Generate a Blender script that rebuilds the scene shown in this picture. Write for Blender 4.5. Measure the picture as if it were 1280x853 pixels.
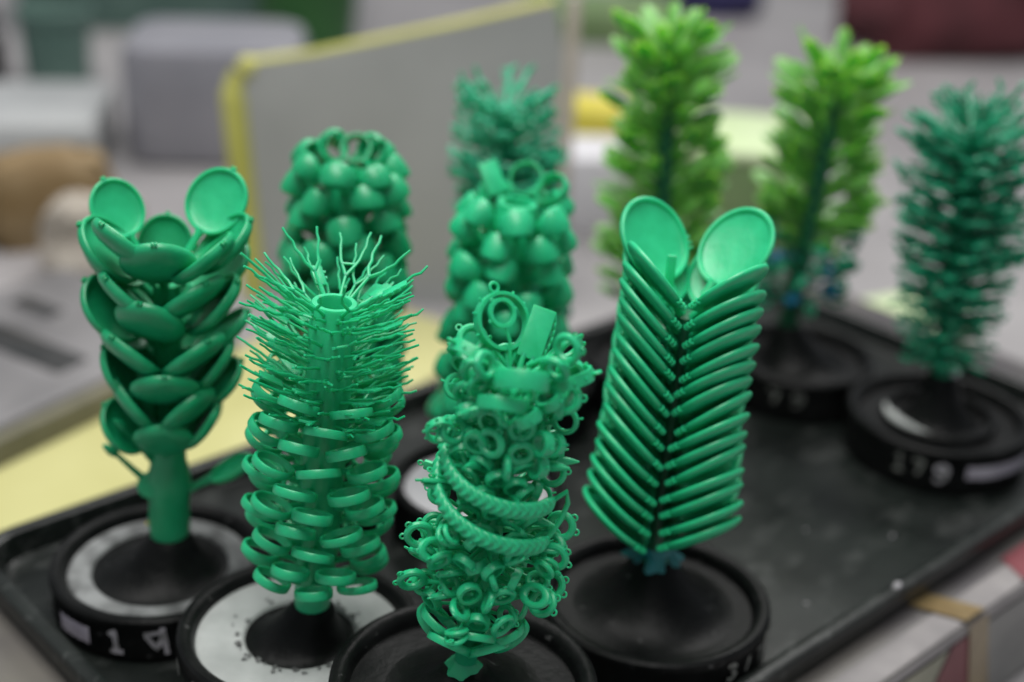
import bpy, math, random
from math import sin, cos, pi, radians
from mathutils import Matrix, Vector, Euler

for o in list(bpy.data.objects):
    bpy.data.objects.remove(o)
sc = bpy.context.scene
COL = sc.collection

# ------------------------------------------------------------------ camera
PITCH, ROLL = radians(25), radians(3)
fw = Vector((0, cos(PITCH), -sin(PITCH)))
up0 = Vector((0, sin(PITCH), cos(PITCH)))
rt0 = Vector((1, 0, 0))
rt = rt0 * cos(ROLL) + up0 * sin(ROLL)
up = up0 * cos(ROLL) - rt0 * sin(ROLL)
cam = bpy.data.cameras.new('camera')
cam.lens = 50
cam.sensor_width = 36
cam.clip_start = 0.02
cam.clip_end = 60
cam.dof.use_dof = True
cam.dof.focus_distance = 0.492
cam.dof.aperture_fstop = 3.7
co = bpy.data.objects.new('camera', cam)
COL.objects.link(co)
co.matrix_world = Matrix(((rt.x, up.x, -fw.x, 0), (rt.y, up.y, -fw.y, 0),
                          (rt.z, up.z, -fw.z, 0.373), (0, 0, 0, 1)))
sc.camera = co

# ------------------------------------------------------------------ light
w = bpy.data.worlds.new('World')
sc.world = w
w.use_nodes = True
w.node_tree.nodes['Background'].inputs[0].default_value = (0.86, 0.93, 1.0, 1)
w.node_tree.nodes['Background'].inputs[1].default_value = 0.24


def area(name, loc, target, sx, sy, power, col):
    l = bpy.data.lights.new(name, 'AREA')
    l.shape = 'RECTANGLE'
    l.size, l.size_y = sx, sy
    l.energy = power
    l.color = col
    o = bpy.data.objects.new(name, l)
    COL.objects.link(o)
    o.location = loc
    o.rotation_euler = (Vector(target) - Vector(loc)).to_track_quat('-Z', 'Y').to_euler()
    return o


area('ceiling_lamp', (-0.25, 0.35, 1.55), (0, 0.55, 0), 1.5, 0.8, 27.0, (1, 0.98, 0.95))
area('ceiling_lamp', (0.5, 1.9, 1.9), (0.1, 1.2, 0), 1.6, 0.7, 32.0, (1, 0.98, 0.96))

sc.view_settings.view_transform = 'Standard'
sc.view_settings.look = 'None'
sc.view_settings.exposure = 0.10
sc.view_settings.gamma = 1
sc.render.engine = 'CYCLES'
sc.cycles.max_bounces = 8
sc.cycles.sample_clamp_indirect = 4


# ------------------------------------------------------------------ materials
def newmat(name):
    m = bpy.data.materials.new(name)
    m.use_nodes = True
    nt = m.node_tree
    return m, nt, nt.nodes['Principled BSDF']


def mottled(name, c1, c2, scale=40, rough=0.5, bump=0.0, bscale=200, detail=4, spec=0.5,
            lo=0.35, hi=0.65, rlo=None, coat=0.0):
    m, nt, b = newmat(name)
    tc = nt.nodes.new('ShaderNodeTexCoord')
    n = nt.nodes.new('ShaderNodeTexNoise')
    n.inputs['Scale'].default_value = scale
    n.inputs['Detail'].default_value = detail
    r = nt.nodes.new('ShaderNodeValToRGB')
    r.color_ramp.elements[0].position = lo
    r.color_ramp.elements[1].position = hi
    r.color_ramp.elements[0].color = (*c1, 1)
    r.color_ramp.elements[1].color = (*c2, 1)
    nt.links.new(tc.outputs['Object'], n.inputs['Vector'])
    nt.links.new(n.outputs['Fac'], r.inputs['Fac'])
    nt.links.new(r.outputs['Color'], b.inputs['Base Color'])
    b.inputs['Roughness'].default_value = rough
    b.inputs['Specular IOR Level'].default_value = spec
    b.inputs['Coat Weight'].default_value = coat
    if rlo is not None:
        mr = nt.nodes.new('ShaderNodeMapRange')
        mr.inputs['To Min'].default_value = rlo
        mr.inputs['To Max'].default_value = rough
        nt.links.new(n.outputs['Fac'], mr.inputs['Value'])
        nt.links.new(mr.outputs['Result'], b.inputs['Roughness'])
    if bump:
        n2 = nt.nodes.new('ShaderNodeTexNoise')
        n2.inputs['Scale'].default_value = bscale
        n2.inputs['Detail'].default_value = 3
        bp = nt.nodes.new('ShaderNodeBump')
        bp.inputs['Strength'].default_value = bump
        bp.inputs['Distance'].default_value = 0.001
        nt.links.new(tc.outputs['Object'], n2.inputs['Vector'])
        nt.links.new(n2.outputs['Fac'], bp.inputs['Height'])
        nt.links.new(bp.outputs['Normal'], b.inputs['Normal'])
    return m


def wax(name, c1, c2, rough=0.36, sss=0.45, radius=(0.001, 0.004, 0.0022), bump=0.12):
    m = mottled(name, c1, c2, scale=90, rough=rough + 0.08, rlo=rough - 0.06, bump=bump, bscale=450)
    b = m.node_tree.nodes['Principled BSDF']
    b.inputs['Subsurface Weight'].default_value = sss
    b.inputs['Subsurface Radius'].default_value = (1, 1, 1)
    b.inputs['Subsurface Radius'].default_value = tuple(r / 0.004 for r in radius)
    b.inputs['Subsurface Scale'].default_value = 0.005 if 'lime' in name else 0.0022
    b.inputs['Specular IOR Level'].default_value = 0.6
    return m


WAX = wax('green_wax', (0.013, 0.455, 0.200), (0.021, 0.545, 0.250))
WAX_DEEP = wax('deep_green_wax', (0.008, 0.335, 0.138), (0.013, 0.415, 0.178))
WAX_TEAL = wax('teal_green_wax', (0.006, 0.235, 0.122), (0.010, 0.295, 0.155))
WAX_DARK = wax('dark_green_wax', (0.003, 0.085, 0.035), (0.004, 0.120, 0.05))
WAX_LIME = wax('lime_green_wax', (0.125, 0.370, 0.070), (0.185, 0.450, 0.105), sss=0.8,
               radius=(0.004, 0.006, 0.001))
WAX_BLUE = wax('blue_wax', (0.004, 0.13, 0.26), (0.006, 0.17, 0.32))
WAX_BTEAL = wax('blue_teal_wax', (0.004, 0.17, 0.20), (0.006, 0.21, 0.22))


def rubber_mat():
    m = mottled('black_rubber', (0.0035, 0.004, 0.004), (0.008, 0.0085, 0.0085), scale=60, rough=0.5, spec=0.13,
                rlo=0.32, bump=0.25, bscale=300)
    nt = m.node_tree
    b = nt.nodes['Principled BSDF']
    tc = [n for n in nt.nodes if n.type == 'TEX_COORD'][0]
    n = nt.nodes.new('ShaderNodeTexNoise')
    n.inputs['Scale'].default_value = 150
    n.inputs['Detail'].default_value = 5
    n.inputs['Roughness'].default_value = 0.7
    r = nt.nodes.new('ShaderNodeValToRGB')
    r.color_ramp.elements[0].position = 0.64
    r.color_ramp.elements[1].position = 0.80
    r.color_ramp.elements[0].color = (0, 0, 0, 1)
    mx = nt.nodes.new('ShaderNodeMixRGB')
    mx.inputs['Color2'].default_value = (0.16, 0.16, 0.16, 1)
    old = b.inputs['Base Color'].links[0].from_socket
    nt.links.new(tc.outputs['Object'], n.inputs['Vector'])
    nt.links.new(n.outputs['Fac'], r.inputs['Fac'])
    nt.links.new(r.outputs['Color'], mx.inputs['Fac'])
    nt.links.new(old, mx.inputs['Color1'])
    nt.links.new(mx.outputs['Color'], b.inputs['Base Color'])
    return m


RUBBER = rubber_mat()
PLASTER = mottled('white_plaster_disc', (0.30, 0.32, 0.31), (0.42, 0.44, 0.43), scale=45, rough=0.6, bump=0.3)
PLASTER_GREY = mottled('grey_plaster_disc', (0.06, 0.063, 0.063), (0.24, 0.25, 0.25), scale=75, rough=0.6, bump=0.3)
SMUDGE = mottled('dark_smudge', (0.05, 0.05, 0.05), (0.18, 0.19, 0.185), scale=300, rough=0.6)
PAINT = mottled('white_paint_mark', (0.20, 0.20, 0.20), (0.48, 0.46, 0.50), scale=260, rough=0.6, bump=0.2)
PAINT_DIM = mottled('worn_paint_mark', (0.05, 0.052, 0.05), (0.22, 0.23, 0.21), scale=220, rough=0.6)
LILAC = mottled('pale_lilac_paint', (0.36, 0.33, 0.39), (0.46, 0.43, 0.49), scale=120, rough=0.6)


def tray_mat(name='scuffed_black_plastic', lo=0.56, wear=0.12, scl=(9, 60, 20)):
    m = mottled(name, (0.004, 0.0056, 0.005), (0.012, 0.0155, 0.0138), scale=22, rough=0.55, spec=0.32,
                rlo=0.22, bump=0.15, bscale=220, detail=8)
    nt = m.node_tree
    b = nt.nodes['Principled BSDF']
    tc = [n for n in nt.nodes if n.type == 'TEX_COORD'][0]
    mp = nt.nodes.new('ShaderNodeMapping')
    mp.inputs['Scale'].default_value = scl
    mp.inputs['Rotation'].default_value = (0, 0, 0.5)
    n = nt.nodes.new('ShaderNodeTexNoise')
    n.inputs['Scale'].default_value = 2.2
    n.inputs['Detail'].default_value = 8
    n.inputs['Roughness'].default_value = 0.65
    r = nt.nodes.new('ShaderNodeValToRGB')
    r.color_ramp.elements[0].position = lo
    r.color_ramp.elements[1].position = lo + 0.24
    r.color_ramp.elements[0].color = (0, 0, 0, 1)
    r.color_ramp.elements[1].color = (0.7, 0.7, 0.7, 1)
    mx = nt.nodes.new('ShaderNodeMixRGB')
    mx.inputs['Color2'].default_value = (wear, wear * 1.06, wear * 1.02, 1)
    old = b.inputs['Base Color'].links[0].from_socket
    nt.links.new(tc.outputs['Object'], mp.inputs['Vector'])
    nt.links.new(mp.outputs['Vector'], n.inputs['Vector'])
    nt.links.new(n.outputs['Fac'], r.inputs['Fac'])
    nt.links.new(r.outputs['Color'], mx.inputs['Fac'])
    nt.links.new(old, mx.inputs['Color1'])
    nt.links.new(mx.outputs['Color'], b.inputs['Base Color'])
    return m


TRAY = tray_mat(lo=0.53, wear=0.085, scl=(16, 30, 20))
TRAY_RIM = tray_mat('worn_tray_rim', 0.55, 0.10, (60, 80, 60))
CARTON = mottled('worn_carton', (0.085, 0.078, 0.082), (0.155, 0.145, 0.125), scale=9, rough=0.5, rlo=0.3, detail=8)
EDGE = mottled('pale_carton_edge', (0.19, 0.178, 0.18), (0.29, 0.272, 0.27), scale=30, rough=0.5)
CREAM = mottled('cream_print', (0.26, 0.26, 0.19), (0.36, 0.35, 0.26), scale=20, rough=0.45)
REDP = mottled('dull_red_print', (0.14, 0.018, 0.028), (0.20, 0.04, 0.05), scale=30, rough=0.45)
GREYP = mottled('grey_print', (0.17, 0.17, 0.165), (0.25, 0.245, 0.235), scale=40, rough=0.45)
TAPE = mottled('amber_packing_tape', (0.18, 0.125, 0.055), (0.27, 0.20, 0.095), scale=40, rough=0.25)
TABLE = mottled('grey_tabletop', (0.24, 0.228, 0.234), (0.35, 0.335, 0.338), scale=4, rough=0.45, detail=6)
YELLOW = mottled('pale_yellow_plastic', (0.46, 0.44, 0.18), (0.54, 0.52, 0.24), scale=8, rough=0.5)
YTRIM = mottled('yellow_trim', (0.42, 0.41, 0.09), (0.50, 0.49, 0.13), scale=15, rough=0.45)
BOARD = mottled('grey_board', (0.30, 0.305, 0.305), (0.38, 0.385, 0.385), scale=6, rough=0.45)
MACH = mottled('grey_machine_plastic', (0.13, 0.127, 0.13), (0.21, 0.203, 0.207), scale=14, rough=0.5)
MDARK = mottled('dark_display', (0.02, 0.022, 0.022), (0.04, 0.04, 0.04), scale=30, rough=0.35)
OLIVE = mottled('olive_brown_edge', (0.12, 0.115, 0.075), (0.17, 0.16, 0.11), scale=30, rough=0.5)
BROWN = mottled('brown_paper', (0.16, 0.10, 0.035), (0.30, 0.22, 0.12), scale=16, rough=0.7)
BEIGE = mottled('beige_cloth', (0.36, 0.32, 0.27), (0.46, 0.42, 0.37), scale=20, rough=0.8)
BIN = mottled('smoky_plastic', (0.20, 0.20, 0.225), (0.27, 0.265, 0.29), scale=8, rough=0.3)
PALE = mottled('pale_grey_plastic', (0.32, 0.33, 0.335), (0.40, 0.41, 0.41), scale=8, rough=0.4)
TEALP = mottled('dull_teal_plastic', (0.065, 0.125, 0.105), (0.10, 0.17, 0.145), scale=20, rough=0.5)
DKGREEN = mottled('dark_green_plastic', (0.012, 0.075, 0.014), (0.02, 0.10, 0.02), scale=20, rough=0.5)
WHITE = mottled('white_plastic', (0.60, 0.59, 0.62), (0.68, 0.67, 0.70), scale=12, rough=0.4)
YBOX = mottled('bright_yellow_card', (0.60, 0.52, 0.06), (0.70, 0.60, 0.10), scale=12, rough=0.5)
SAGE = mottled('sage_green_card', (0.12, 0.19, 0.075), (0.17, 0.25, 0.11), scale=14, rough=0.6)
LIMEC = mottled('pale_lime_card', (0.52, 0.64, 0.36), (0.62, 0.72, 0.46), scale=14, rough=0.5)
MAROON = mottled('maroon_cloth', (0.055, 0.010, 0.014), (0.09, 0.018, 0.024), scale=18, rough=0.8)
NAVY = mottled('navy_cloth', (0.015, 0.015, 0.07), (0.03, 0.025, 0.10), scale=18, rough=0.8)


# ------------------------------------------------------------------ mesh helpers
class MB:
    def __init__(self):
        self.v, self.f = [], []

    def add(self, v, f, M=None):
        n = len(self.v)
        for p in v:
            p = Vector(p)
            if M is not None:
                p = M @ p
            self.v.append(tuple(p))
        self.f += [tuple(i + n for i in q) for q in f]
        return self

    def mesh(self, name, mat, sharp=35):
        me = bpy.data.meshes.new(name)
        me.from_pydata(self.v, [], self.f)
        me.materials.append(mat)
        me.polygons.foreach_set('use_smooth', [True] * len(me.polygons))
        me.update()
        me.set_sharp_from_angle(angle=radians(sharp))
        return me


def grid_faces(n, k, closed_n=True, closed_k=False):
    f = []
    for i in range(n if closed_n else n - 1):
        for j in range(k if closed_k else k - 1):
            a = i * k + j
            b = ((i + 1) % n) * k + j
            a2 = i * k + (j + 1) % k
            b2 = ((i + 1) % n) * k + (j + 1) % k
            f.append((a, b, b2, a2))
    return f


def lathe(mb, prof, n=32, M=None, sx=1, sy=1, wob=None):
    """profile of (radius, z) swept round Z; ends closed by caps if radius > 0"""
    k = len(prof)
    v = []
    for i in range(n):
        a = 2 * pi * i / n
        for j, (r, z) in enumerate(prof):
            q = 1.0 if wob is None else wob(a, j)
            v.append((r * cos(a) * sx * q, r * sin(a) * sy * q, z))
    f = grid_faces(n, k)
    f.append(tuple(i * k for i in reversed(range(n))))
    f.append(tuple(i * k + k - 1 for i in range(n)))
    return mb.add(v, f, M)


def lathe_ring(mb, prof, n=32, M=None):
    """closed profile swept round Z (a torus-like body)"""
    k = len(prof)
    v = []
    for i in range(n):
        a = 2 * pi * i / n
        for r, z in prof:
            v.append((r * cos(a), r * sin(a), z))
    return mb.add(v, grid_faces(n, k, True, True), M)


def torus(mb, R, r, n=20, k=8, M=None, sy=1.0):
    v = []
    for i in range(n):
        a = 2 * pi * i / n
        for j in range(k):
            b = 2 * pi * j / k
            q = R + r * cos(b)
            v.append((q * cos(a), q * sin(a) * sy, r * sin(b)))
    return mb.add(v, grid_faces(n, k, True, True), M)


def tube(mb, pts, rad, k=8, M=None):
    pts = [Vector(p) for p in pts]
    n = len(pts)
    rads = rad if isinstance(rad, (list, tuple)) else [rad] * n
    v = []
    for i, p in enumerate(pts):
        d = (pts[min(i + 1, n - 1)] - pts[max(i - 1, 0)]).normalized()
        ref = Vector((0, 0, 1)) if abs(d.z) < 0.8 else Vector((1, 0, 0))
        a = d.cross(ref).normalized()
        b = d.cross(a)
        for j in range(k):
            t = 2 * pi * j / k
            v.append(p + (a * cos(t) + b * sin(t)) * rads[i])
    f = grid_faces(n, k, False, True)
    f.append(tuple(range(k)))
    f.append(tuple((n - 1) * k + j for j in reversed(range(k))))
    return mb.add(v, f, M)


def box(mb, lo, hi, M=None, bev=0.0):
    x0, y0, z0 = lo
    x1, y1, z1 = hi
    if not bev:
        v = [(x0, y0, z0), (x1, y0, z0), (x1, y1, z0), (x0, y1, z0),
             (x0, y0, z1), (x1, y0, z1), (x1, y1, z1), (x0, y1, z1)]
        f = [(3, 2, 1, 0), (4, 5, 6, 7), (0, 1, 5, 4), (1, 2, 6, 5), (2, 3, 7, 6), (3, 0, 4, 7)]
        return mb.add(v, f, M)
    return rbox(mb, (x0 + x1) / 2, (y0 + y1) / 2, (x1 - x0) / 2, (y1 - y0) / 2, z0, z1, bev, bev * 0.6, M)


def rrect(cx, cy, hx, hy, r, seg=6):
    out = []
    for (sx, sy, a0) in ((1, 1, 0), (-1, 1, pi / 2), (-1, -1, pi), (1, -1, 1.5 * pi)):
        for s in range(seg + 1):
            a = a0 + s / seg * pi / 2
            out.append((cx + sx * (hx - r) + r * cos(a), cy + sy * (hy - r) + r * sin(a)))
    return out


def loft(mb, loops, M=None, cap0=True, cap1=True):
    """loops: list of equal-length point loops"""
    k = len(loops[0])
    v = [p for L in loops for p in L]
    f = []
    for i in range(len(loops) - 1):
        for j in range(k):
            a, b = i * k + j, i * k + (j + 1) % k
            f.append((a, b, b + k, a + k))
    if cap0:
        f.append(tuple(reversed(range(k))))
    if cap1:
        f.append(tuple((len(loops) - 1) * k + j for j in range(k)))
    return mb.add(v, f, M)


def rbox(mb, cx, cy, hx, hy, z0, z1, r, e, M=None):
    L = []
    for (ins, z) in ((e, z0), (e * .3, z0 + e * .3), (0, z0 + e), (0, z1 - e), (e * .3, z1 - e * .3), (e, z1)):
        L.append([(x, y, z) for x, y in rrect(cx, cy, hx - ins, hy - ins, max(r - ins, 1e-4))])
    return loft(mb, L, M)


# ------------------------------------------------------------------ object helpers
def thing(name, label, cat, loc=(0, 0, 0), rot=(0, 0, 0), group=None):
    o = bpy.data.objects.new(name, None)
    o.empty_display_size = 0.01
    COL.objects.link(o)
    o.location = loc
    o.rotation_euler = rot
    o['label'] = label
    o['category'] = cat
    if group:
        o['group'] = group
    return o


def part(name, me, parent, M=None, label=None):
    o = bpy.data.objects.new(name, me)
    COL.objects.link(o)
    o.parent = parent
    if M is not None:
        o.matrix_basis = M
    if label:
        o['label'] = label
    return o


def single(name, me, label, cat, loc=(0, 0, 0), rot=(0, 0, 0), group=None):
    o = bpy.data.objects.new(name, me)
    COL.objects.link(o)
    o.location = loc
    o.rotation_euler = rot
    o['label'] = label
    o['category'] = cat
    if group:
        o['group'] = group
    return o


def structure(name, me):
    o = bpy.data.objects.new(name, me)
    COL.objects.link(o)
    o['kind'] = 'structure'
    return o


def RX(a): return Matrix.Rotation(a, 4, 'X')
def RY(a): return Matrix.Rotation(a, 4, 'Y')
def RZ(a): return Matrix.Rotation(a, 4, 'Z')
def T(x, y, z): return Matrix.Translation((x, y, z))


def place(phi, r, z, incl, roll=0.0, swing=0.0, s=1.0):
    """piece frame (Y outward, Z its upper face) on a tree; phi = 0 faces the viewer side, + to the right"""
    return (RZ(radians(phi) + pi) @ T(0, r, z) @ RZ(radians(swing)) @ RX(radians(incl))
            @ RY(radians(roll)) @ Matrix.Scale(s, 4))


# ------------------------------------------------------------------ large structure
mb = MB()
rbox(mb, 0.2, 1.5, 2.6, 2.1, -0.10, -0.065, 0.03, 0.004)
structure('tabletop', mb.mesh('tabletop', TABLE))

# carton under the tray, and the tray (both turned about 43.6 degrees)
TR = radians(43.6)
carton = thing('printed_carton', 'printed cardboard carton under the black tray, its red and cream side at lower right',
               'carton', (0, 0, -0.065), (0, 0, TR))
CA0, CA1, CB0, CB1 = 0.158, 0.80, 0.2395, 0.575
CZ = 0.061
mb = MB()
box(mb, (CA0, CB0, 0), (CA1, CB1, CZ), bev=0.004)
part('body', mb.mesh('carton_body', CARTON), carton)
mb = MB()
# pale folded rim along the right-hand top edge: top strip and a rounded drop
v = []
prof = [(CB0 + 0.014, CZ + 0.0004), (CB0 + 0.004, CZ + 0.0006), (CB0 + 0.0012, CZ - 0.0003), (CB0 - 0.0006, CZ - 0.003),
        (CB0 - 0.0006, CZ - 0.006)]
for a in (CA0 + 0.006, CA1 - 0.006):
    for b, z in prof:
        v.append((a, b, z))
f = [(i, i + 5, i + 6, i + 1) for i in range(4)]
mb.add(v, f)
part('edge_strip', mb.mesh('carton_edge_strip', EDGE), carton)


def patch(name, pts, mat, plane='face', off=0.0012):
    mb = MB()
    if plane == 'face':
        P = [(a, CB0 - off, z) for a, z in pts]
    else:
        P = [(a, b, CZ + off) for a, b in pts]
    n = len(P)
    mb.add(P, [tuple(range(n))])
    return part(name, mb.mesh('carton_' + name, mat), carton)


patch('printed_panel', [(0.30, 0.002), (0.478, 0.002), (0.506, CZ - 0.007), (0.30, CZ - 0.007)], CREAM)
patch('printed_panel', [(0.480, 0.002), (0.545, 0.002), (0.530, CZ - 0.0065), (0.509, CZ - 0.0065)], REDP)
patch('printed_panel', [(0.548, 0.002), (0.79, 0.002), (0.79, CZ - 0.007), (0.533, CZ - 0.007)], GREYP)
patch('printed_panel', [(0.572, CB0 + 0.001), (0.66, CB0 + 0.001), (0.66, CB0 + 0.018), (0.580, CB0 + 0.018)], REDP, 'top')
patch('packing_tape', [(0.520, CB0 + .0004), (0.536, CB0 + .0004), (0.520, CB0 + 0.034), (0.506, CB0 + 0.034)], TAPE, 'top', 0.0016)
patch('packing_tape', [(0.520, CZ), (0.536, CZ), (0.556, 0.002), (0.538, 0.002)], TAPE, 'face', 0.0018)

tray = thing('black_tray', 'scuffed black plastic tray with raised rim holding the wax trees', 'tray', (0, 0, 0), (0, 0, TR))
TA0, TA1, TB0, TB1 = 0.189, 0.742, 0.2605, 0.550
cx, cy, hx, hy = (TA0 + TA1) / 2, (TB0 + TB1) / 2, (TA1 - TA0) / 2, (TB1 - TB0) / 2
RIMP = [(0.003, -0.003), (0.001, 0.004), (0.000, 0.0105), (0.0008, 0.0122), (0.0025, 0.0130), (0.0055, 0.0130),
        (0.0072, 0.0122), (0.0082, 0.0100), (0.0105, 0.0015), (0.0125, 0.0)]
mb = MB()
loft(mb, [[(x, y, z) for x, y in rrect(cx, cy, hx - i, hy - i, 0.026 - i * 0.9, 10)] for i, z in RIMP], cap1=False)
part('rim', mb.mesh('tray_rim', TRAY_RIM), tray)
mb = MB()
i = 0.0125
loft(mb, [[(x, y, 0.0) for x, y in rrect(cx, cy, hx - i, hy - i, 0.026 - i * 0.9, 10)]], cap0=False)
part('floor', mb.mesh('tray_floor', TRAY), tray)


random.seed(77)
flk = []
for q in range(4):
    mb = MB()
    n = 9
    P = []
    for j in range(n):
        a = 2 * pi * j / n
        P.append((random.uniform(.6, 1) * cos(a) * .0026, random.uniform(.6, 1) * sin(a) * .0013))
    loft(mb, [[(x, y, 0) for x, y in P], [(x * .9, y * .9, .0005) for x, y in P], [(x * .5, y * .5, .0008) for x, y in P]])
    flk.append(mb.mesh('pale_fleck', PAINT))
for (a, b, z, sc_, rz) in ((.497, TB0 + .004, .0131, 1.6, .2), (.352, TB0 + .0045, .0131, .9, 1), (.372, TB0 + .0035, .0131, .9, .5), (.47, .292, .0002, .6, 2),
                           (.52, .33, .0002, .5, .4), (.445, .30, .0002, .5, 1.4), (.40, .285, .0002, .45, .8), (.55, .30, .0002, .7, .3), (.50, .385, .0002, .5, 2.2)):
    part('pale_fleck', flk[int(a * 1000) % 4], tray, T(a, b, z) @ RZ(rz) @ Matrix.Scale(sc_, 4))

# ------------------------------------------------------------------ sprue bases
def rim_ribbon(R, strokes, phi0, zc, wd=0.0011):
    """hand painted strokes bent round a base wall; u across, v up (metres)"""
    mb = MB()
    for pts in strokes:
        dens = []
        for a, b in zip(pts[:-1], pts[1:]):
            for s in range(4):
                dens.append((a[0] + (b[0] - a[0]) * s / 4, a[1] + (b[1] - a[1]) * s / 4))
        dens.append(pts[-1])
        n = len(dens)
        v = []
        for i, (u, q) in enumerate(dens):
            du = dens[min(i + 1, n - 1)][0] - dens[max(i - 1, 0)][0]
            dv = dens[min(i + 1, n - 1)][1] - dens[max(i - 1, 0)][1]
            L = math.hypot(du, dv) or 1
            w_ = wd * (0.8 + 0.35 * random.random())
            for s in (-1, 1):
                uu, vv = u - dv / L * w_ * s, q + du / L * w_ * s
                a = radians(phi0) + uu / R
                v.append(((R + 0.0004) * sin(a), -(R + 0.0004) * cos(a), zc + vv))
        mb.add(v, [(2 * i, 2 * i + 1, 2 * i + 3, 2 * i + 2) for i in range(n - 1)])
    return mb


mm = 0.001
GLY = {
    '1': [[(-2.2, 2.0), (-0.3, 4.0), (-0.1, 0), (0.2, -3.6)], [(-2.0, -3.8), (2.2, -3.8)]],
    '4': [[(2.4, 3.6), (-3.0, 2.8), (-2.2, 1.2), (0.4, -2.6), (1.8, 0.8), (2.4, 5.2)], [(2.2, 4.6), (3.4, -5.0)]],
    '7': [[(-2.4, 2.8), (-1.2, 3.2), (2.4, 3.0), (1.4, 0.4), (0.2, -3.6)]],
    '9': [[(2.4, 2.2), (0.4, 3.2), (-1.8, 2.4), (-1.8, 0.6), (0.2, 0.0), (2.4, 1.8), (1.8, -2.0), (-0.2, -3.8), (-2.2, -3.2)]],
    '3': [[(-2.0, 3.0), (0.2, 3.8), (1.8, 2.4), (0, 0.6), (1.9, -1.2), (0.4, -3.4), (-2.0, -2.8)]],
    '0': [[(0, 3.4), (-1.8, 1.8), (-1.6, -2), (0, -3.2), (1.7, -1.8), (1.7, 2), (0, 3.4)]],
    '/': [[(-0.8, -3.4), (1.0, 3.4)]],
    '5': [[(1.6, 3.6), (-1.4, 3.4), (-1.6, 0.6), (1.2, 0.6), (1.6, -2.2), (-1.6, -3.4)]],
}


def base(label, x, y, z0, zr, R, foot, floor_mat=None, floor_r=(0.45, 0.86), hub_r=0.5, flange=None, marks=(), bars=(),
         seed=0, smudge=False):
    """black rubber base: body (side wall, rim, recess), hub cone whose tip carries the tree, optional disc"""
    random.seed(seed)
    t = thing('sprue_base', label, 'rubber base', (x, y, z0), (0, 0, 0), 'round rubber bases of the wax trees')
    h = zr - z0
    fr = R * 0.86
    zf = h - 0.006
    mb = MB()
    if flange:
        prof = [(flange - .001, 0), (flange, 0.001), (flange, h - 0.016), (R - 0.001, h - 0.011), (R, h - 0.009)]
    else:
        prof = [(R - 0.0025, 0), (R - 0.0008, 0.0012), (R - 0.0005, 0.004), (R - 0.001, h * 0.5), (R - 0.0008, h - 0.006)]
    prof += [(R, h - 0.0035), (R - 0.0003, h - 0.0014), (R - 0.0016, h - 0.0002), (R - 0.0032, h), (fr + 0.0022, h - 0.0004),
             (fr + 0.0008, h - 0.0016), (fr, h - 0.0032), (fr - 0.0006, zf)]
    lathe(mb, prof + [(0.004, zf - 0.0004)], 72)
    part('body', mb.mesh('base_body', RUBBER), t)
    fx, fy, fz = foot[0] - x, foot[1] - y, foot[2] - z0
    # hub: concave cone leaning to the foot of the tree
    mb = MB()
    hr = R * hub_r
    L = []
    n = 40
    for q in (0, 0.03, 0.12, 0.3, 0.55, 0.8, 0.95, 1.0):
        r = hr + (0.0085 - hr) * (q ** 0.62)
        zz = zf - 0.0002 + (fz - zf) * (q ** 1.25)
        if q == 1.0:
            r, zz = 0.0068, fz + 0.0006
        L.append([(fx * q + r * cos(2 * pi * i / n), fy * q + r * sin(2 * pi * i / n), zz) for i in range(n)])
    loft(mb, L)
    part('hub', mb.mesh('base_hub', RUBBER), t)
    if floor_mat:
        mb = MB()
        a, b = R * floor_r[0], R * floor_r[1]
        lathe_ring(mb, [(a, zf + 0.0003), (b - 0.001, zf + 0.0003), (b, zf + 0.0008), (b - 0.0012, zf + 0.0016), (a + .001, zf + 0.0014)], 64)
        part('disc', mb.mesh('base_disc', floor_mat), t)
        if smudge:
            mb = MB()
            for k in range(46):
                an = random.uniform(0, 2 * pi)
                rr = a + 0.001 + abs(random.gauss(0, 0.0022))
                s = random.uniform(0.0004, 0.0016)
                P = []
                for j in range(7):
                    q = 2 * pi * j / 7
                    m_ = s * random.uniform(0.5, 1.2)
                    P.append((rr * cos(an) + m_ * cos(q), rr * sin(an) + m_ * sin(q), zf + 0.0019 + k * 0.000004))
                mb.add(P, [tuple(range(7))])
            part('smudge', mb.mesh('base_smudge', SMUDGE), t)
    for g, phi, zc, s, mat in marks:
        st = [[(u * mm * s, v_ * mm * s) for u, v_ in q] for q in GLY[g]]
        part('painted_number', rim_ribbon(R, st, phi, h + zc, 0.00085 * s).mesh('painted_number', mat), t)
    for p0, p1, z_lo, z_hi, mat in bars:
        mb = MB()
        n = 14
        v = []
        for i in range(n):
            a = radians(p0 + (p1 - p0) * i / (n - 1))
            for zz in (z_lo, z_hi):
                q = h + zz + random.uniform(-.0003, .0003)
                v.append(((R + .0004) * sin(a), -(R + .0004) * cos(a), q))
        mb.add(v, [(2 * i, 2 * i + 2, 2 * i + 3, 2 * i + 1) for i in range(n - 1)])
        part('paint_patch', mb.mesh('paint_patch', mat), t)
    return t


FA = (-0.1422, 0.5145, 0.0346)
FB = (-0.0722, 0.4555, 0.0430)
FC = (-0.0110, 0.4112, 0.0515)
FD = (0.0639, 0.5006, 0.0444)
FE1 = (-0.0800, 0.5900, 0.0345)
FE2 = (-0.0100, 0.5868, 0.0330)
FF = (0.0040, 0.6996, 0.0300)
FG = (0.0816, 0.7344, 0.0360)
FH = (0.1582, 0.7500, 0.0433)
FI = (0.2303, 0.6855, 0.0471)

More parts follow.
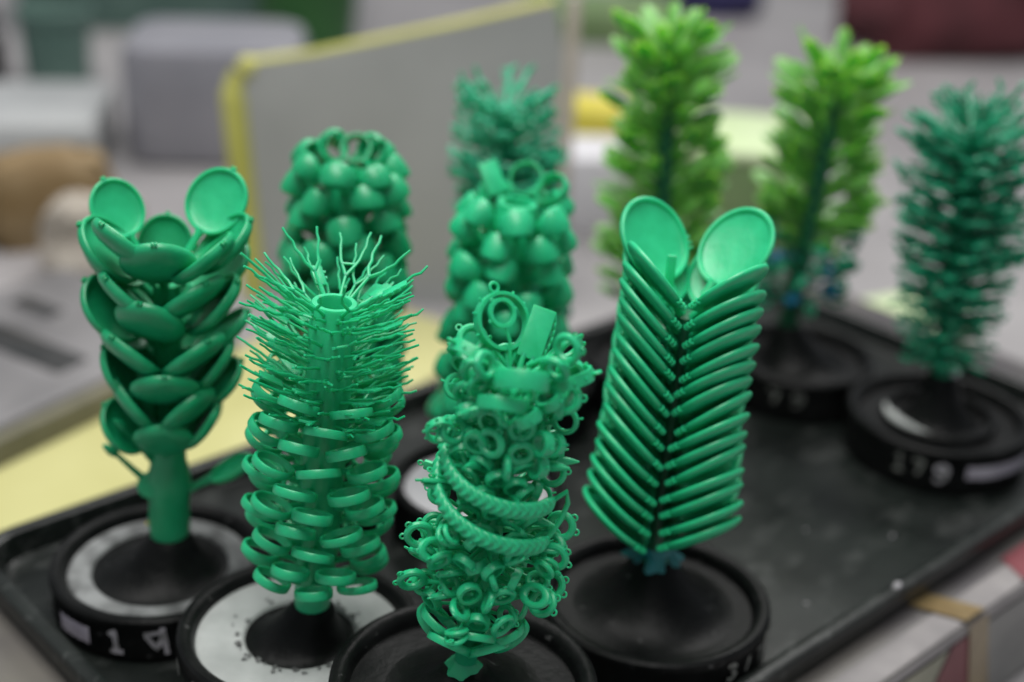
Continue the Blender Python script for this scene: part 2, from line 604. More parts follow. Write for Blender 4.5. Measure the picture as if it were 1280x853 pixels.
base('black rubber base with grey ring and painted 1 and 4, under the broad-leaved tree',
     -0.1470, 0.5145, 0, 0.0215, 0.0465, FA, PLASTER_GREY, (0.62, 0.84), 0.64,
     marks=(('1', -9, -0.0105, 1.3, PAINT), ('4', 11, -0.0100, 1.3, PAINT), ('5', -64, -0.010, 1.3, PAINT_DIM)),
     bars=((-46, -24, -0.0150, -0.0070, LILAC),), seed=1)
base('black rubber base with wide off-white disc around its hub, under the wire-topped tree',
     -0.0770, 0.4555, 0, 0.034, 0.0475, FB, PLASTER, (0.45, 0.85), 0.47, flange=0.041,
     marks=(('1', -45, -0.0085, 1.0, PAINT), ('7', -33, -0.0085, 1.0, PAINT), ('0', -66, -0.0085, 1.0, PAINT_DIM)), seed=2, smudge=True)
base('plain black rubber base cut by the lower picture edge, under the ring-covered tree',
     -0.0109, 0.4112, 0, 0.048, 0.0485, FC, None, hub_r=0.62, flange=0.030, seed=3)
base('glossy black dusty rubber base with scribbled white marks, under the two-column locket tree',
     0.0656, 0.5006, 0, 0.026, 0.0490, FD, None, hub_r=0.72,
     marks=(('3', 36, -0.0085, 1.05, PAINT_DIM), ('/', 47, -0.0085, 1.0, PAINT_DIM), ('7', 58, -0.0085, 1.0, PAINT_DIM)),
     bars=((72, 84, -0.013, -0.006, PAINT_DIM),), seed=4)
base('black rubber base with dull grey disc glimpsed between the leaf tree and the wire-topped tree',
     -0.0880, 0.5930, 0, 0.026, 0.0330, FE1, PLASTER_GREY, (0.5, 0.86), 0.5, seed=5)
base('black rubber base with bright white disc glimpsed between the wire-topped and ring-covered trees',
     -0.0130, 0.5868, 0, 0.026, 0.0410, FE2, WHITE, (0.5, 0.855), 0.5, seed=6)
base('black rubber base hidden behind the domed trees, under the farthest teal tree',
     0.0054, 0.6996, 0, 0.026, 0.0410, FF, None, seed=7)
base('black rubber base behind the locket tree, under the taller lime green tree',
     0.0826, 0.7344, 0, 0.026, 0.0420, FG, None, seed=8)
base('black rubber base with two faded marks, under the lime tree with a teal lower half',
     0.1674, 0.7500, 0, 0.026, 0.0430, FH, None, hub_r=0.7,
     marks=(('7', -27, -0.010, 1.1, PAINT_DIM), ('9', -9, -0.010, 1.1, PAINT_DIM)), seed=9)
bI = base('black rubber base numbered 179 beside a long pale paint bar, at right of the tray',
          0.2327, 0.6855, 0, 0.026, 0.0490, FI, None, hub_r=0.45,
          marks=(('1', -36, -0.011, 1.15, PAINT_DIM), ('7', -25, -0.011, 1.15, PAINT_DIM), ('9', -11, -0.012, 1.3, PAINT)),
          bars=((4, 55, -0.0145, -0.0075, LILAC),), seed=10)
mb = MB()
torus(mb, 0.0285, 0.0022, 48, 10, T(0, 0, 0.0225))
part('raised_ring', mb.mesh('base_raised_ring', RUBBER), bI)
mb = MB()
random.seed(3)
for k in range(2):
    pts = [((0.0285 - .004 * k) * sin(a), -(0.0285 - .004 * k) * cos(a), 0.0246 - .002 * k) for a in [radians(-105 + i * 9 + k * 8) for i in range(9)]]
    tube(mb, pts, [0.0006 + 0.0016 * sin(pi * i / 8) for i in range(9)], 8)
part('wax_smear', mb.mesh('base_wax_smear', PLASTER), bI)


# ------------------------------------------------------------------ wax piece meshes
def stem(mb, L, r0=0.0010, r1=0.0008):
    tube(mb, [(0, -0.001, 0), (0, L * 0.5, 0.0002), (0, L + 0.0006, 0)], [r0 * 1.3, r0, r1], 8)


def m_leaf(mat, a=0.0135, b=0.0145, L=0.005, nub=True, th=1.0, side=0):
    mb = MB()
    stem(mb, L + 0.001, 0.0016, 0.0022)
    prof = [(0.0, -0.0032), (.35, -0.0031), (.62, -0.0028), (.82, -0.0021), (.94, -0.0012), (.99, -0.0004), (1.0, 0.0003), (.985, 0.0011),
            (.955, 0.0014), (.90, 0.0013), (.875, 0.0008), (.86, 0.0001), (.80, -0.0003), (.45, -0.0006), (0.0, -0.0008)]
    prof = [(max(r, 0.004), z * th) for r, z in prof]
    lathe(mb, prof, 36, T(0, L + b, 0), a, b)
    if side:
        for s in (-.0024, -.0004, .0018):
            torus(mb, 0.0008, 0.0005, 8, 6, T(side * (a + .0002 - abs(s) * .12), L + b + s - .0035, 0.0002) @ RX(pi / 2))
    if nub:
        for s in (-.0006, .0006):
            torus(mb, 0.0006, 0.0005, 8, 6, T(s, L + 2 * b + 0.0003, 0.0006) @ RY(pi / 2))
    return mb.mesh('locket_leaf', mat)


def m_band(mat, R=0.009, hgt=0.004, t=0.0014, L=0.003, bead=False, grow=0.0, gap=0.0):
    """finger ring band lying in the piece plane"""
    mb = MB()
    stem(mb, L, 0.0011, 0.0010)
    n = 36
    v = []
    for i in range(n):
        a = 2 * pi * i / n
        out = (1 + sin(a)) / 2
        hh = hgt * (1 - grow + grow * out) / 2
        tt = t * (1 - grow * .5 + grow * out * .9)
        for (q, z) in ((R - tt, -hh * .8), (R - tt * .75, -hh), (R - tt * .2, -hh), (R, -hh * .75), (R + tt * .06, 0), (R, hh * .75), (R - tt * .2, hh),
                       (R - tt * .75, hh), (R - tt, hh * .8)):
            v.append((q * cos(a), q * sin(a), z))
    mb.add(v, grid_faces(n, 9, True, True), T(0, L + R, 0))
    if bead:
        for a in (pi * .3, pi * .5, pi * .7):
            torus(mb, 0.0008, 0.00035, 10, 6, T(R * 1.08 * cos(a), L + R + R * 1.08 * sin(a), 0))
    return mb.mesh('ring_band', mat)


def m_dome(mat, R=0.0066, L=0.006, H=0.0120, D=0.0024):
    """bombe ring: thin shank at the trunk, deep rounded dome outside"""
    mb = MB()
    stem(mb, L, 0.0014, 0.0013)
    n, k = 36, 12
    v = []
    for i in range(n):
        a = 2 * pi * i / n
        out = ((1 + sin(a)) / 2) ** 1.3
        hh = (0.0028 + (H - 0.0028) * out) / 2
        tt = 0.0013 + D * out
        ri = R - 0.0013 - 0.0006 * out
        for j in range(k):
            b = 2 * pi * j / k
            cb, sb = cos(b), sin(b)
            if cb >= 0:
                q = ri + 0.0006 + (tt - 0.0006) * abs(cb) ** 0.55
            else:
                q = ri + 0.0006 * (1 + cb)
            v.append((q * cos(a), q * sin(a), hh * (abs(sb) ** 0.6) * (1 if sb > 0 else -1)))
    mb.add(v, grid_faces(n, k, True, True), T(0, L + R, 0))
    return mb.mesh('dome_ring', mat)


def m_wire(mat, rnd, Lr=0.030, plate=False):
    mb = MB()
    r = 0.00054
    s0 = rnd.uniform(.009, .013)
    tube(mb, [(0, -0.001, 0), (0, s0 * .5, 0.0002), (0, s0, 0)], [0.0008, 0.0006, 0.00055], 7)
    if plate:
        box(mb, (-.0028, s0 - .001, -.0005), (.0028, s0 + .009, .0005), None, 0.0004)
        tube(mb, [(-.002, s0 + .008, 0), (-.003, s0 + .012, .0004), (-.002, s0 + .015, .0002), (-.0034, Lr, .001)], [r, r, r, r * .8], 6)
        for s in (0.003, 0.006):
            box(mb, (.0026, s0 + s - .0005, -.0005), (.0038, s0 + s + .0005, .0005))
        return mb.mesh('wire_prong', mat)
    for sd in (-1, 1):
        w_ = rnd.uniform(.0050, .0095)
        e = Lr * rnd.uniform(.82, 1.05)
        pts = [(0, s0 - .001, 0)]
        for i in range(1, 7):
            q = i / 6
            pts.append((sd * w_ * (q ** .55) + rnd.uniform(-.0005, .0005), s0 + (e - s0) * q, rnd.uniform(-.0004, .0004) + .0012 * q))
        tube(mb, pts, [r * 1.25, r * 1.15, r * 1.1, r, r, r * .9, r * .85], 7)
    if rnd.random() < .6:
        tube(mb, [(-.0025, s0 + .004, 0.0003), (.0025, s0 + .004, 0.0003)], r, 6)
    return mb.mesh('wire_prong', mat)


def m_small_ring(mat, rnd, kind, L=0.018):
    mb = MB()
    tube(mb, [(0, -.001, 0), (0, L * .5, 0), (0, L + .0006, 0)], [.0009, .0007, .00065], 8)
    R, r = (0.0036, 0.00118)
    if kind == 0:
        torus(mb, R, r, 26, 9, T(0, L + R, 0))
        torus(mb, .0009, .00033, 12, 6, T(.0004, L + 2 * R + .0016, 0))
    elif kind == 1:
        torus(mb, R, r, 26, 9, T(0, L + R, 0))
        for s in (-1, 1):
            torus(mb, .0009, .00033, 12, 6, T(s * .0022, L + 2 * R + .0008, 0))
    elif kind == 2:       # flat band ring
        lathe_ring(mb, [(R - .0006, -.0018), (R + .0005, -.0018), (R + .0009, 0), (R + .0005, .0018), (R - .0006, .0018)], 26, T(0, L + R, 0))
        tube(mb, [(0, L + 2 * R, 0), (0, L + 2 * R + .0022, 0)], .00035, 6)
    elif kind == 3:       # oval hoop
        torus(mb, R * .9, r, 26, 9, T(0, L + R * 1.25, 0), sy=1.4)
        torus(mb, .0008, .0003, 12, 6, T(0, L + R * 2.5 + .0012, 0))
    elif kind == 4:       # two hoops one above the other
        torus(mb, R * .9, r * .8, 24, 8, T(0, L + R, .0009) @ RX(.25))
        torus(mb, R * .9, r * .8, 24, 8, T(.0006, L + R, -.0012) @ RX(-.2))
        torus(mb, .0009, .00033, 12, 6, T(.001, L + 2 * R + .0010, 0))
    elif kind == 5:       # wheel with spokes
        lathe_ring(mb, [(R, -.0012), (R + .0009, -.0012), (R + .0009, .0012), (R, .0012)], 26, T(0, L + R, 0))
        for q in range(5):
            a = 2 * pi * q / 5
            tube(mb, [(0, L + R, 0), (R * cos(a), L + R + R * sin(a), 0)], .0004, 6)
        torus(mb, .0011, .0005, 10, 6, T(0, L + R, 0))
        for q in range(10):
            a = 2 * pi * q / 10
            torus(mb, .0004, .0003, 6, 5, T((R + .0013) * cos(a), L + R + (R + .0013) * sin(a), 0))
    elif kind == 6:       # pointed drop
        lathe(mb, [(.0003, 0), (.0013, .0015), (.0019, .004), (.0012, .0075), (.0003, .0105)], 14, T(0, L, 0) @ RX(-pi / 2))
    elif kind == 8:       # hoop facing outwards
        torus(mb, R, r, 26, 9, T(0, L + .0018, .0014) @ RX(pi * .36))
        torus(mb, .0009, .00033, 12, 6, T(.0008, L + .0034, .0058) @ RX(pi * .36))
    elif kind == 9:       # flat band facing outwards
        lathe_ring(mb, [(R - .0007, -.0014), (R + .0005, -.0014), (R + .0009, 0), (R + .0005, .0014), (R - .0007, .0014)], 26, T(0, L + .0018, .001) @ RX(pi * .32) @ RY(.3))
    elif kind == 7:       # flat bar pendant
        box(mb, (-.0018, L, -.0007), (.0018, L + .011, .0007), None, .0005)
        torus(mb, .0009, .00035, 10, 6, T(0, L + .0122, 0))
    return mb.mesh('hoop_on_sprue', mat)


def m_big_ring(mat, R=0.0077, hgt=0.003, t=0.0009, L=0.008, inner=False, side=1):
    mb = MB()
    tube(mb, [(0, -.001, 0), (0, L + .0004, 0)], [.0011, .0008], 8)
    for s in (-1, 1):
        tube(mb, [(0, L * .45, 0), (s * R * .5, L + R * .18, 0)], .0006, 6)
    lathe_ring(mb, [(R - t, -hgt / 2), (R, -hgt / 2), (R + t * .15, 0), (R, hgt / 2), (R - t, hgt / 2)], 40, T(0, L + R, 0))
    if inner:
        lathe_ring(mb, [(.0030, -.0006), (.0040, -.0006), (.0040, .0006), (.0030, .0006)], 28, T(-.0012 * side, L + R * 1.25, .0026))
        tube(mb, [(0, L * .4, .0006), (.0002, L + R * .3, .0022), (-.0008 * side, L + R * 1.25 - .0036, .0026)], .0005, 6)
        for a in (.2, 2.2, 3.6):
            torus(mb, .0003, .0003, 6, 5, T(-.0012 * side + .0043 * cos(a), L + R * 1.25 + .0043 * sin(a), .0026))
    torus(mb, .0013, .0005, 14, 6, T(-.001, L + 2 * R + .0012, 0))
    for a in (.5, 1.0, 2.3, 2.8, 3.5, 5.9):
        tube(mb, [(R * cos(a), L + R + R * sin(a), 0), (R * 1.13 * cos(a), L + R + R * 1.13 * sin(a), 0)], .0004, 6)
    return mb.mesh('large_ring', mat)


def m_lace_plate(mat):
    mb = MB()
    L = .008
    tube(mb, [(-.001, -.001, 0), (-.0015, L + .001, 0)], [.0011, .0008], 8)
    tube(mb, [(.001, .001, 0), (.0015, L + .001, 0)], [.0008, .0007], 8)
    box(mb, (-.0036, L, -.0006), (.0036, L + .0155, .0006), None, .0003)
    # pierced gallery standing behind the right edge
    for i in range(7):
        for j in range(3):
            torus(mb, .0009, .0003, 10, 5, T(.0038 + .0002 * i * (6 - i) * .6, L + .0012 + i * .0021, -.0010 - j * .0017) @ RY(pi / 2))
    tube(mb, [(.0036 + .00012 * i * (6 - i) + .0008, L + .0004 + i * .0024, -.0056) for i in range(7)], .0004, 6)
    return mb.mesh('lace_plate', mat)


def braid_mesh(mat, p0, p1, z0, z1, rad, sag=0.0, n=420, k=24):
    """half bangle with chevron relief, wound round a tree"""
    mb = MB()
    v = []
    for i in range(n):
        q = i / (n - 1)
        a = radians(p0 + (p1 - p0) * q)
        z = z0 + (z1 - z0) * q - sag * sin(pi * q)
        c = Vector((rad * sin(a), -rad * cos(a), z))
        rdir = Vector((sin(a), -cos(a), 0))
        fade = min(1, q * 12, (1 - q) * 12)
        for j in range(k):
            b = 2 * pi * j / k
            cu, cv = cos(b), sin(b)          # cu outward, cv up
            ph = (i / n * 24 + abs(cv - .35) * 1.0) % 1.0
            ridge = 0.00042 * sin(2 * pi * ph) * max(0.0, min(1.0, cu * 2 + .5)) * fade
            rr = (0.5 + 0.5 * fade)
            v.append(c + rdir * (cu * (0.0019 * rr + ridge)) + Vector((0, 0, 1)) * (cv * (0.0031 * rr + ridge * .2)))
    f = grid_faces(n, k, False, True)
    f.append(tuple(reversed(range(k))))
    f.append(tuple((n - 1) * k + j for j in range(k)))
    mb.add(v, f)
    return mb.mesh('braided_bangle', mat, 60)


def m_needle(mat, rnd, L=0.026, wdt=0.0042, th=0.0014, S=.010):
    """lime pointed leaf"""
    mb = MB()
    tube(mb, [(0, -.001, 0), (0, S * .6, 0), (0, S + .003, 0)], [.0013, .0010, .0010], 7)
    lathe(mb, [(.02, -th), (.6, -th * .8), (.95, -th * .2), (1, 0), (.95, th * .2), (.6, th * .7), (.02, th * .8)], 20,
          T(0, S + L / 2 * .95, 0), wdt, L / 2,
          wob=lambda a, j: 1 - .22 * abs(sin(a)) ** 3 * (1 if sin(a) > 0 else .3) * 0 - .0)
    return mb.mesh('pointed_leaf', mat)


def m_twig(mat, rnd, L=0.026):
    """thin sprue with side prongs and a hooked tip"""
    mb = MB()
    tube(mb, [(0, -.001, 0), (0, L * .5, rnd.uniform(-.0006, .0006)), (rnd.uniform(-.001, .001), L, .0006)], [.0014, .0013, .0011], 7)
    for q in (.45, .7, .95):
        s = rnd.choice((-1, 1))
        y = L * q
        e = rnd.uniform(.003, .0055)
        tube(mb, [(0, y, 0), (s * e * .6, y + e * .35, .0005), (s * e, y + e * .9, .001)], [.0013, .0012, .0010], 6)
        if rnd.random() < .5:
            torus(mb, .0016, .0006, 12, 6, T(-s * .002, y, 0))
    return mb.mesh('prong_twig', mat)


def trunk_mesh(mat, prof, hollow=None, n=32):
    mb = MB()
    if hollow:
        L = prof[-1][1]
        r = prof[-1][0]
        prof = prof[:-1] + [(r, L - .001), (r * .93, L), (hollow * 1.08, L), (hollow, L - .0012), (hollow * .95, L - .02)]
    lathe(mb, prof, n)
    return mb.mesh('trunk', mat)


GROUP = 'wax casting trees standing on rubber bases'


def tree(label, foot, lean_x, lean_y=0.0):
    return thing('wax_tree', label, 'wax tree', foot, (radians(lean_y), radians(lean_x), 0), GROUP)


# ------------------------------------------------------------------ broad leaf tree (left)
rnd = random.Random(11)
t = tree('green wax tree of broad oval dished leaves on a thick stalk, leftmost', FA, 2.6)
part('trunk', trunk_mesh(WAX_DEEP, [(.0080, -.001), (.0088, .004), (.0084, .014), (.0092, .022), (.0090, .028), (.0072, .036), (.0062, .06),
                                    (.0054, .116)]), t)
lv = [m_leaf(WAX_DEEP, .0136, .0148, .005, True, 1.35), m_leaf(WAX_DEEP, .0128, .0150, .006, True, 1.35), m_leaf(WAX_DEEP, .0138, .0140, .0045, True, 1.3)]
tops = m_leaf(WAX, .0128, .0140, .007)
z = 0.041
k = 0
while z < 0.122:
    q = (z - .041) / .081
    for i in range(5):
        phi = (72 * i + 36 * (k % 2) + 4 + 180) % 360 - 180 + rnd.uniform(-7, 7)
        if z > .104 and cos(radians(phi)) < -.6:
            continue
        part('leaf', lv[rnd.randrange(3)], t, place(phi, .0056, z + (.003 if i % 2 else -.001) + rnd.uniform(-.001, .001), (51 if abs(phi) < 100 else 45) - 8 * q + rnd.uniform(-4, 4),
                                                  max(-24, min(24, phi * .42)) * (1 if abs(phi) < 100 else 0) + rnd.uniform(-7, 7), rnd.uniform(-7, 7), .88 + .18 * min(1, q * 2)))
    z += .0128
    k += 1
# crown: two open dishes behind, one lower between them
part('leaf', tops, t, T(.0085, .004, .1300) @ RZ(radians(-14)) @ RX(radians(58)) @ RZ(radians(-16)) @ Matrix.Scale(1.0, 4))
part('leaf', tops, t, T(-.0120, .004, .1265) @ RZ(radians(42)) @ RX(radians(62)) @ RZ(radians(14)) @ Matrix.Scale(.88, 4))
part('leaf', lv[0], t, T(-.0050, .011, .1105) @ RX(radians(64)) @ Matrix.Scale(.82, 4))
part('leaf', lv[1], t, place(-30, .0062, .1225, 44, -12, 0, 1.06))
part('leaf', lv[2], t, place(52, .0066, .1215, 38, 20, 0, 1.06))
bud = MB()
tube(bud, [(0, -.002, 0), (0, .010, .001), (0, .019, .002)], [.0020, .0014, .0011], 8)
lathe(bud, [(.0004, 0), (.0016, .0015), (.0021, .004), (.0014, .007), (.0004, .0085)], 14, T(0, .018, .002) @ RX(-pi / 2))
budm = bud.mesh('bud', WAX_DEEP)
part('bud', budm, t, place(-78, .008, .024, 42))
part('bud', budm, t, place(-60, .006, .036, 50, s=1.05))
part('leaf', m_leaf(WAX_DEEP, .0062, .011, .012, False), t, place(85, .008, .022, 36, 20))
lst = MB()
lathe(lst, [(.0004, -.002), (.005, -.001), (.0058, .001), (.003, .003), (.0004, .0035)], 16)
part('knob', lst.mesh('knob', WAX_DEEP), t, T(-.0065, -.004, .025) @ RX(.9) @ RZ(.3))
fl = MB()
lathe(fl, [(.0002, -.0005), (.0009, -.0002), (.0009, .0003), (.0002, .0006)], 8)
part('yellow_fleck', fl.mesh('yellow_fleck', YBOX), t, T(-.0085, -.0042, .006) @ RY(-1.2))

# ------------------------------------------------------------------ wire and band tree (centre left)
rnd = random.Random(5)
t = tree('green wax tree with open tube top, forked wires above and stacked ring bands below', FB, 4.2)
LB = .1293
part('trunk', trunk_mesh(WAX, [(.0062, -.001), (.0070, .002), (.0074, .015), (.0084, .03), (.0084, LB)], .0057), t)
bd = [m_band(WAX, .0074, .0034, .0013, .0068), m_band(WAX, .0076, .0031, .0012, .0070, grow=.2), m_band(WAX, .0071, .0036, .0014, .0066)]
z, k = .0205, 0
while z < .099:
    q = (z - .0205) / .078
    n = 7
    for i in range(n):
        phi = 360 / n * (i + (k % 2) * .5) + 5 + rnd.uniform(-4, 4)
        part('ring_band', bd[rnd.randrange(3)], t, place(phi, .0078, z - .006 + rnd.uniform(-.0006, .0006), 23 + 5 * q + rnd.uniform(-4, 4),
                                                       rnd.uniform(-9, 9), rnd.uniform(-4, 4), 1.0 + .06 * sin(pi * q)))
    z += .0083
    k += 1
wr = [m_wire(WAX, rnd) for i in range(6)] + [m_wire(WAX, rnd, plate=True) for i in range(2)]
z, k = .0840, 0
while z < LB - .003:
    q = (z - .0840) / (LB - .0840)
    n = 10
    for i in range(n):
        phi = 360 / n * (i + (k % 2) * .5) + rnd.uniform(-8, 8)
        me = wr[rnd.randrange(6)] if rnd.random() < .8 else wr[6 + rnd.randrange(2)]
        part('wire_prong', me, t, place(phi, .0078, z + rnd.uniform(-.001, .001), 24 + 8 * q ** 1.5 + rnd.uniform(-5, 5), rnd.uniform(-12, 12),
                                       rnd.uniform(-8, 8), rnd.uniform(.80, .95)))
    z += .0045
    k += 1
for i in range(9):
    part('wire_prong', wr[(i * 3) % 7], t, place(i * 40 + 20 + rnd.uniform(-8, 8), .0080, LB - .002, 36 + rnd.uniform(-6, 8), rnd.uniform(-12, 12), rnd.uniform(-6, 6),
                                          rnd.uniform(.92, 1.05)))

# ------------------------------------------------------------------ ring cluster tree (centre front)
rnd = random.Random(23)
t = tree('bright green wax tree crowded with small looped rings and two braided bangles, nearest the viewer', FC, 6.5)
LC = .117
part('trunk', trunk_mesh(WAX, [(.0042, 0), (.0040, .004), (.0040, .016), (.0048, .02), (.0048, LC)]), t)
mb = MB()
random.seed(4)
wb = [1 + .10 * sin(3 * a + 1) + .06 * sin(7 * a) for a in [2 * pi * i / 40 for i in range(40)]]
lathe(mb, [(.0072, -.0006), (.0068, .0002), (.0060, .0012), (.0044, .0030), (.0038, .0042)], 40,
      wob=lambda a, j: wb[int(round(a / (2 * pi) * 40)) % 40] if j < 3 else 1)
part('wax_foot', mb.mesh('wax_foot', WAX), t)
bb = [m_band(WAX, .0080, .0028, .0012, .0026), m_band(WAX, .0084, .0026, .0011, .0028)]
for k, z in enumerate((.0200, .0256)):
    for i in range(6):
        part('ring_band', bb[i % 2], t, place(60 * (i + .5 * k) + 28 + rnd.uniform(-5, 5), .0040, z - .009, 37 + rnd.uniform(-4, 4), rnd.uniform(-6, 6)))
hm = {}
for kd in range(10):
    hm[kd] = [m_small_ring(WAX, rnd, kd, L) for L in (.0075, .0110, .0142)]
# lower cluster
z = .0290
k = 0
while z < .064:
    for i in range(12):
        phi = 30 * (i + .5 * (k % 2)) + rnd.uniform(-10, 10)
        kd = rnd.choice((0, 0, 1, 1, 2, 2, 3, 4, 4))
        ll = rnd.choice((0, 1, 1, 2, 2))
        if abs((phi + 180) % 360 - 180) < 75 and rnd.random() < .6:
            part('hoop_on_sprue', hm[rnd.choice((8, 8, 9))][rnd.choice((1, 2))], t, place(phi, .0040, z, 8 + rnd.uniform(-12, 14), rnd.uniform(-40, 40), rnd.uniform(-18, 18)))
            continue
        part('hoop_on_sprue', hm[kd][ll], t, place(phi, .0040, z + rnd.uniform(-.002, .002), 10 + rnd.uniform(-14, 16), rnd.uniform(20, 150),
                                                  rnd.uniform(-10, 10), rnd.uniform(.92, 1.06)))
    z += .0062
    k += 1
# a few long ones reaching out on the right
for phi, z, inc in ((72, .052, 14), (64, .036, 12), (78, .041, 8), (84, .060, 18), (-80, .050, 16), (-74, .036, 8)):
    part('hoop_on_sprue', hm[1][2], t, place(phi, .0045, z, inc, rnd.uniform(50, 110), 0, 1.12))
# braided half bangles
part('braided_bangle', braid_mesh(WAX, -118, 74, .0925, .0775, .0196, .003), t)
part('braided_bangle', braid_mesh(WAX, -122, 70, .0830, .0630, .0206, .003), t)
mb = MB()
tube(mb, [(.0196 * sin(radians(74)), -.0196 * cos(radians(74)), .0775), (.0226, -.0055, .0815), (.0240, -.0035, .0760), (.0228, -.0045, .0700),
          (.0206 * sin(radians(70)), -.0206 * cos(radians(70)), .0635)], .0009, 8)
part('bangle_clasp', mb.mesh('bangle_clasp', WAX), t)
for phi, zz in ((-60, .0865), (20, .0815), (-40, .0765), (30, .0700), (120, .080)):
    mb = MB()
    tube(mb, [(0, 0, -.006), (0, .010, -.001), (0, .0165, 0)], [.0011, .0009, .0008], 7)
    part('sprue', mb.mesh('sprue', WAX), t, place(phi, .003, zz, 2))
# side pieces beside the bangles
for i in range(22):
    phi = rnd.uniform(55, 300)
    kd = rnd.choice((6, 6, 0, 7, 2))
    part('hoop_on_sprue', hm[kd][rnd.randrange(2)], t, place(phi, .0042, .066 + i * .0012, 12 + rnd.uniform(-10, 14), rnd.uniform(0, 180), rnd.uniform(-8, 8)))
for i in range(18):
    part('hoop_on_sprue', hm[rnd.choice((8, 9, 9))][0], t, place(-80 + (i * 67) % 160, .0042, .063 + i * .0018, 6 + rnd.uniform(-10, 10),
                                                                      rnd.uniform(-40, 40), rnd.uniform(-8, 8), .98))
# middle cluster above the bangles
z, k = .0880, 0
while z < .113:
    for i in range(11):
        phi = 32.7 * (i + .5 * (k % 2)) + 6 + rnd.uniform(-11, 11)
        kd = rnd.choice((0, 2, 2, 3, 8, 9, 1, 8) if z > .094 else (6, 7, 7, 2, 0))
        ll = rnd.choice((0, 1, 1))
        part('hoop_on_sprue', hm[kd][ll], t, place(phi, .0040, z, 18 + rnd.uniform(-10, 14), rnd.uniform(30, 150) if kd < 8 else rnd.uniform(-35, 35), rnd.uniform(-10, 10), rnd.uniform(.95, 1.12)))
    z += .0062
    k += 1
part('hoop_on_sprue', hm[5][2], t, place(-70, .0045, .0945, 12, 75, 0, 1.08), label='small spoked wheel on a sprue')
# crown
part('large_ring', m_big_ring(WAX, .0078, .0028, .0009, .0085, True), t, place(-148, .003, .1140, 57, 0, 0, 1.25))
part('lace_plate', m_lace_plate(WAX), t, place(160, .003, .1140, 57, 20, 0, 1.12))
ov = m_big_ring(WAX, .0082, .0042, .0010, .0065)
part('large_ring', ov, t, place(-82, .0035, .1150, 34, 30))
part('large_ring', ov, t, place(76, .0035, .1150, 28, -8))
part('ring_band', m_band(WAX, .0088, .0062, .0012, .0060), t, place(2, .0035, .1170, 31, 3))
part('ring_band', m_band(WAX, .0084, .0046, .0012, .0060), t, place(-14, .0035, .1075, 31, 9))
for phi, z, kd in ((-35, .121, 3), (40, .118, 0), (120, .118, 1), (-120, .118, 0), (100, .112, 2), (58, .110, 0), (-52, .112, 3), (58, .124, 1), (-100, .110, 2)):
    part('hoop_on_sprue', hm[kd][1], t, place(phi, .0040, z, 30 + rnd.uniform(-6, 12), rnd.uniform(40, 140), rnd.uniform(-8, 8), 1.1))

# ------------------------------------------------------------------ two column locket tree (right of centre)
rnd = random.Random(8)
t = tree('green wax tree of oval lockets stacked in two slanting columns forming a V', FD, 1.4)
LD = .141
t.scale = (1.05, 1.05, 1.06)
mb = MB()
lathe(mb, [(.0072, -.0006), (.0068, .003), (.0060, .010), (.0066, .018), (.0058, .03), (.0046, .104)], 28)
part('trunk', mb.mesh('trunk', WAX_DARK), t)
mb = MB()
random.seed(6)
wb2 = [1 + .25 * sin(4 * a + 2) + .18 * sin(9 * a) for a in [2 * pi * i / 40 for i in range(40)]]
lathe(mb, [(.0095, -.0012), (.0088, .0002), (.0072, .0030), (.0070, .0052), (.0060, .0068)], 40,
      wob=lambda a, j: wb2[int(round(a / (2 * pi) * 40)) % 40] if j < 2 else 1)
part('wax_foot', mb.mesh('wax_foot', WAX_BTEAL), t, label='blue-green wax foot of the locket tree')
lk = [m_leaf(WAX, .0148, .0150, .0070, False, .84, -1), m_leaf(WAX, .0148, .0150, .0070, False, .84, 1)]
crown = m_leaf(WAX, .0146, .0164, .0040, False, 1.0, 1)
for col, (phi0, inc0, zt) in enumerate(((-54, 47, .1065), (37, 46, .1045), (130, 50, .1050), (-143, 50, .1050))):
    n = 15
    for i in range(n):
        q = i / (n - 1)
        z = .008 + q * (zt - .008)
        phi = phi0 + rnd.uniform(-2.5, 2.5)
        top = i == n - 1
        part('locket', crown if (top and col > 1) else lk[0 if col in (0, 3) else 1], t,
             place(phi, .0092 if (top and col > 1) else .0040, z + (.0045 if (top and col > 1) else 0) + rnd.uniform(-.0006, .0006), inc0 + (2 if top and col < 2 else 0) - 7 * (1 - q) ** 3 + rnd.uniform(-1.5, 1.5),
                   rnd.uniform(-3, 3) + (-13 if col == 0 else 3 if col == 1 else 0), rnd.uniform(-2, 2), 1.10 - .08 * min(1, q * 1.5)))
mb = MB()
box(mb, (-.0018, -.0010, 0), (.0018, .0010, .017), None, .0008)
part('sprue_stub', mb.mesh('sprue_stub', WAX), t, T(-.0080, .000, .1090) @ RX(-.1))


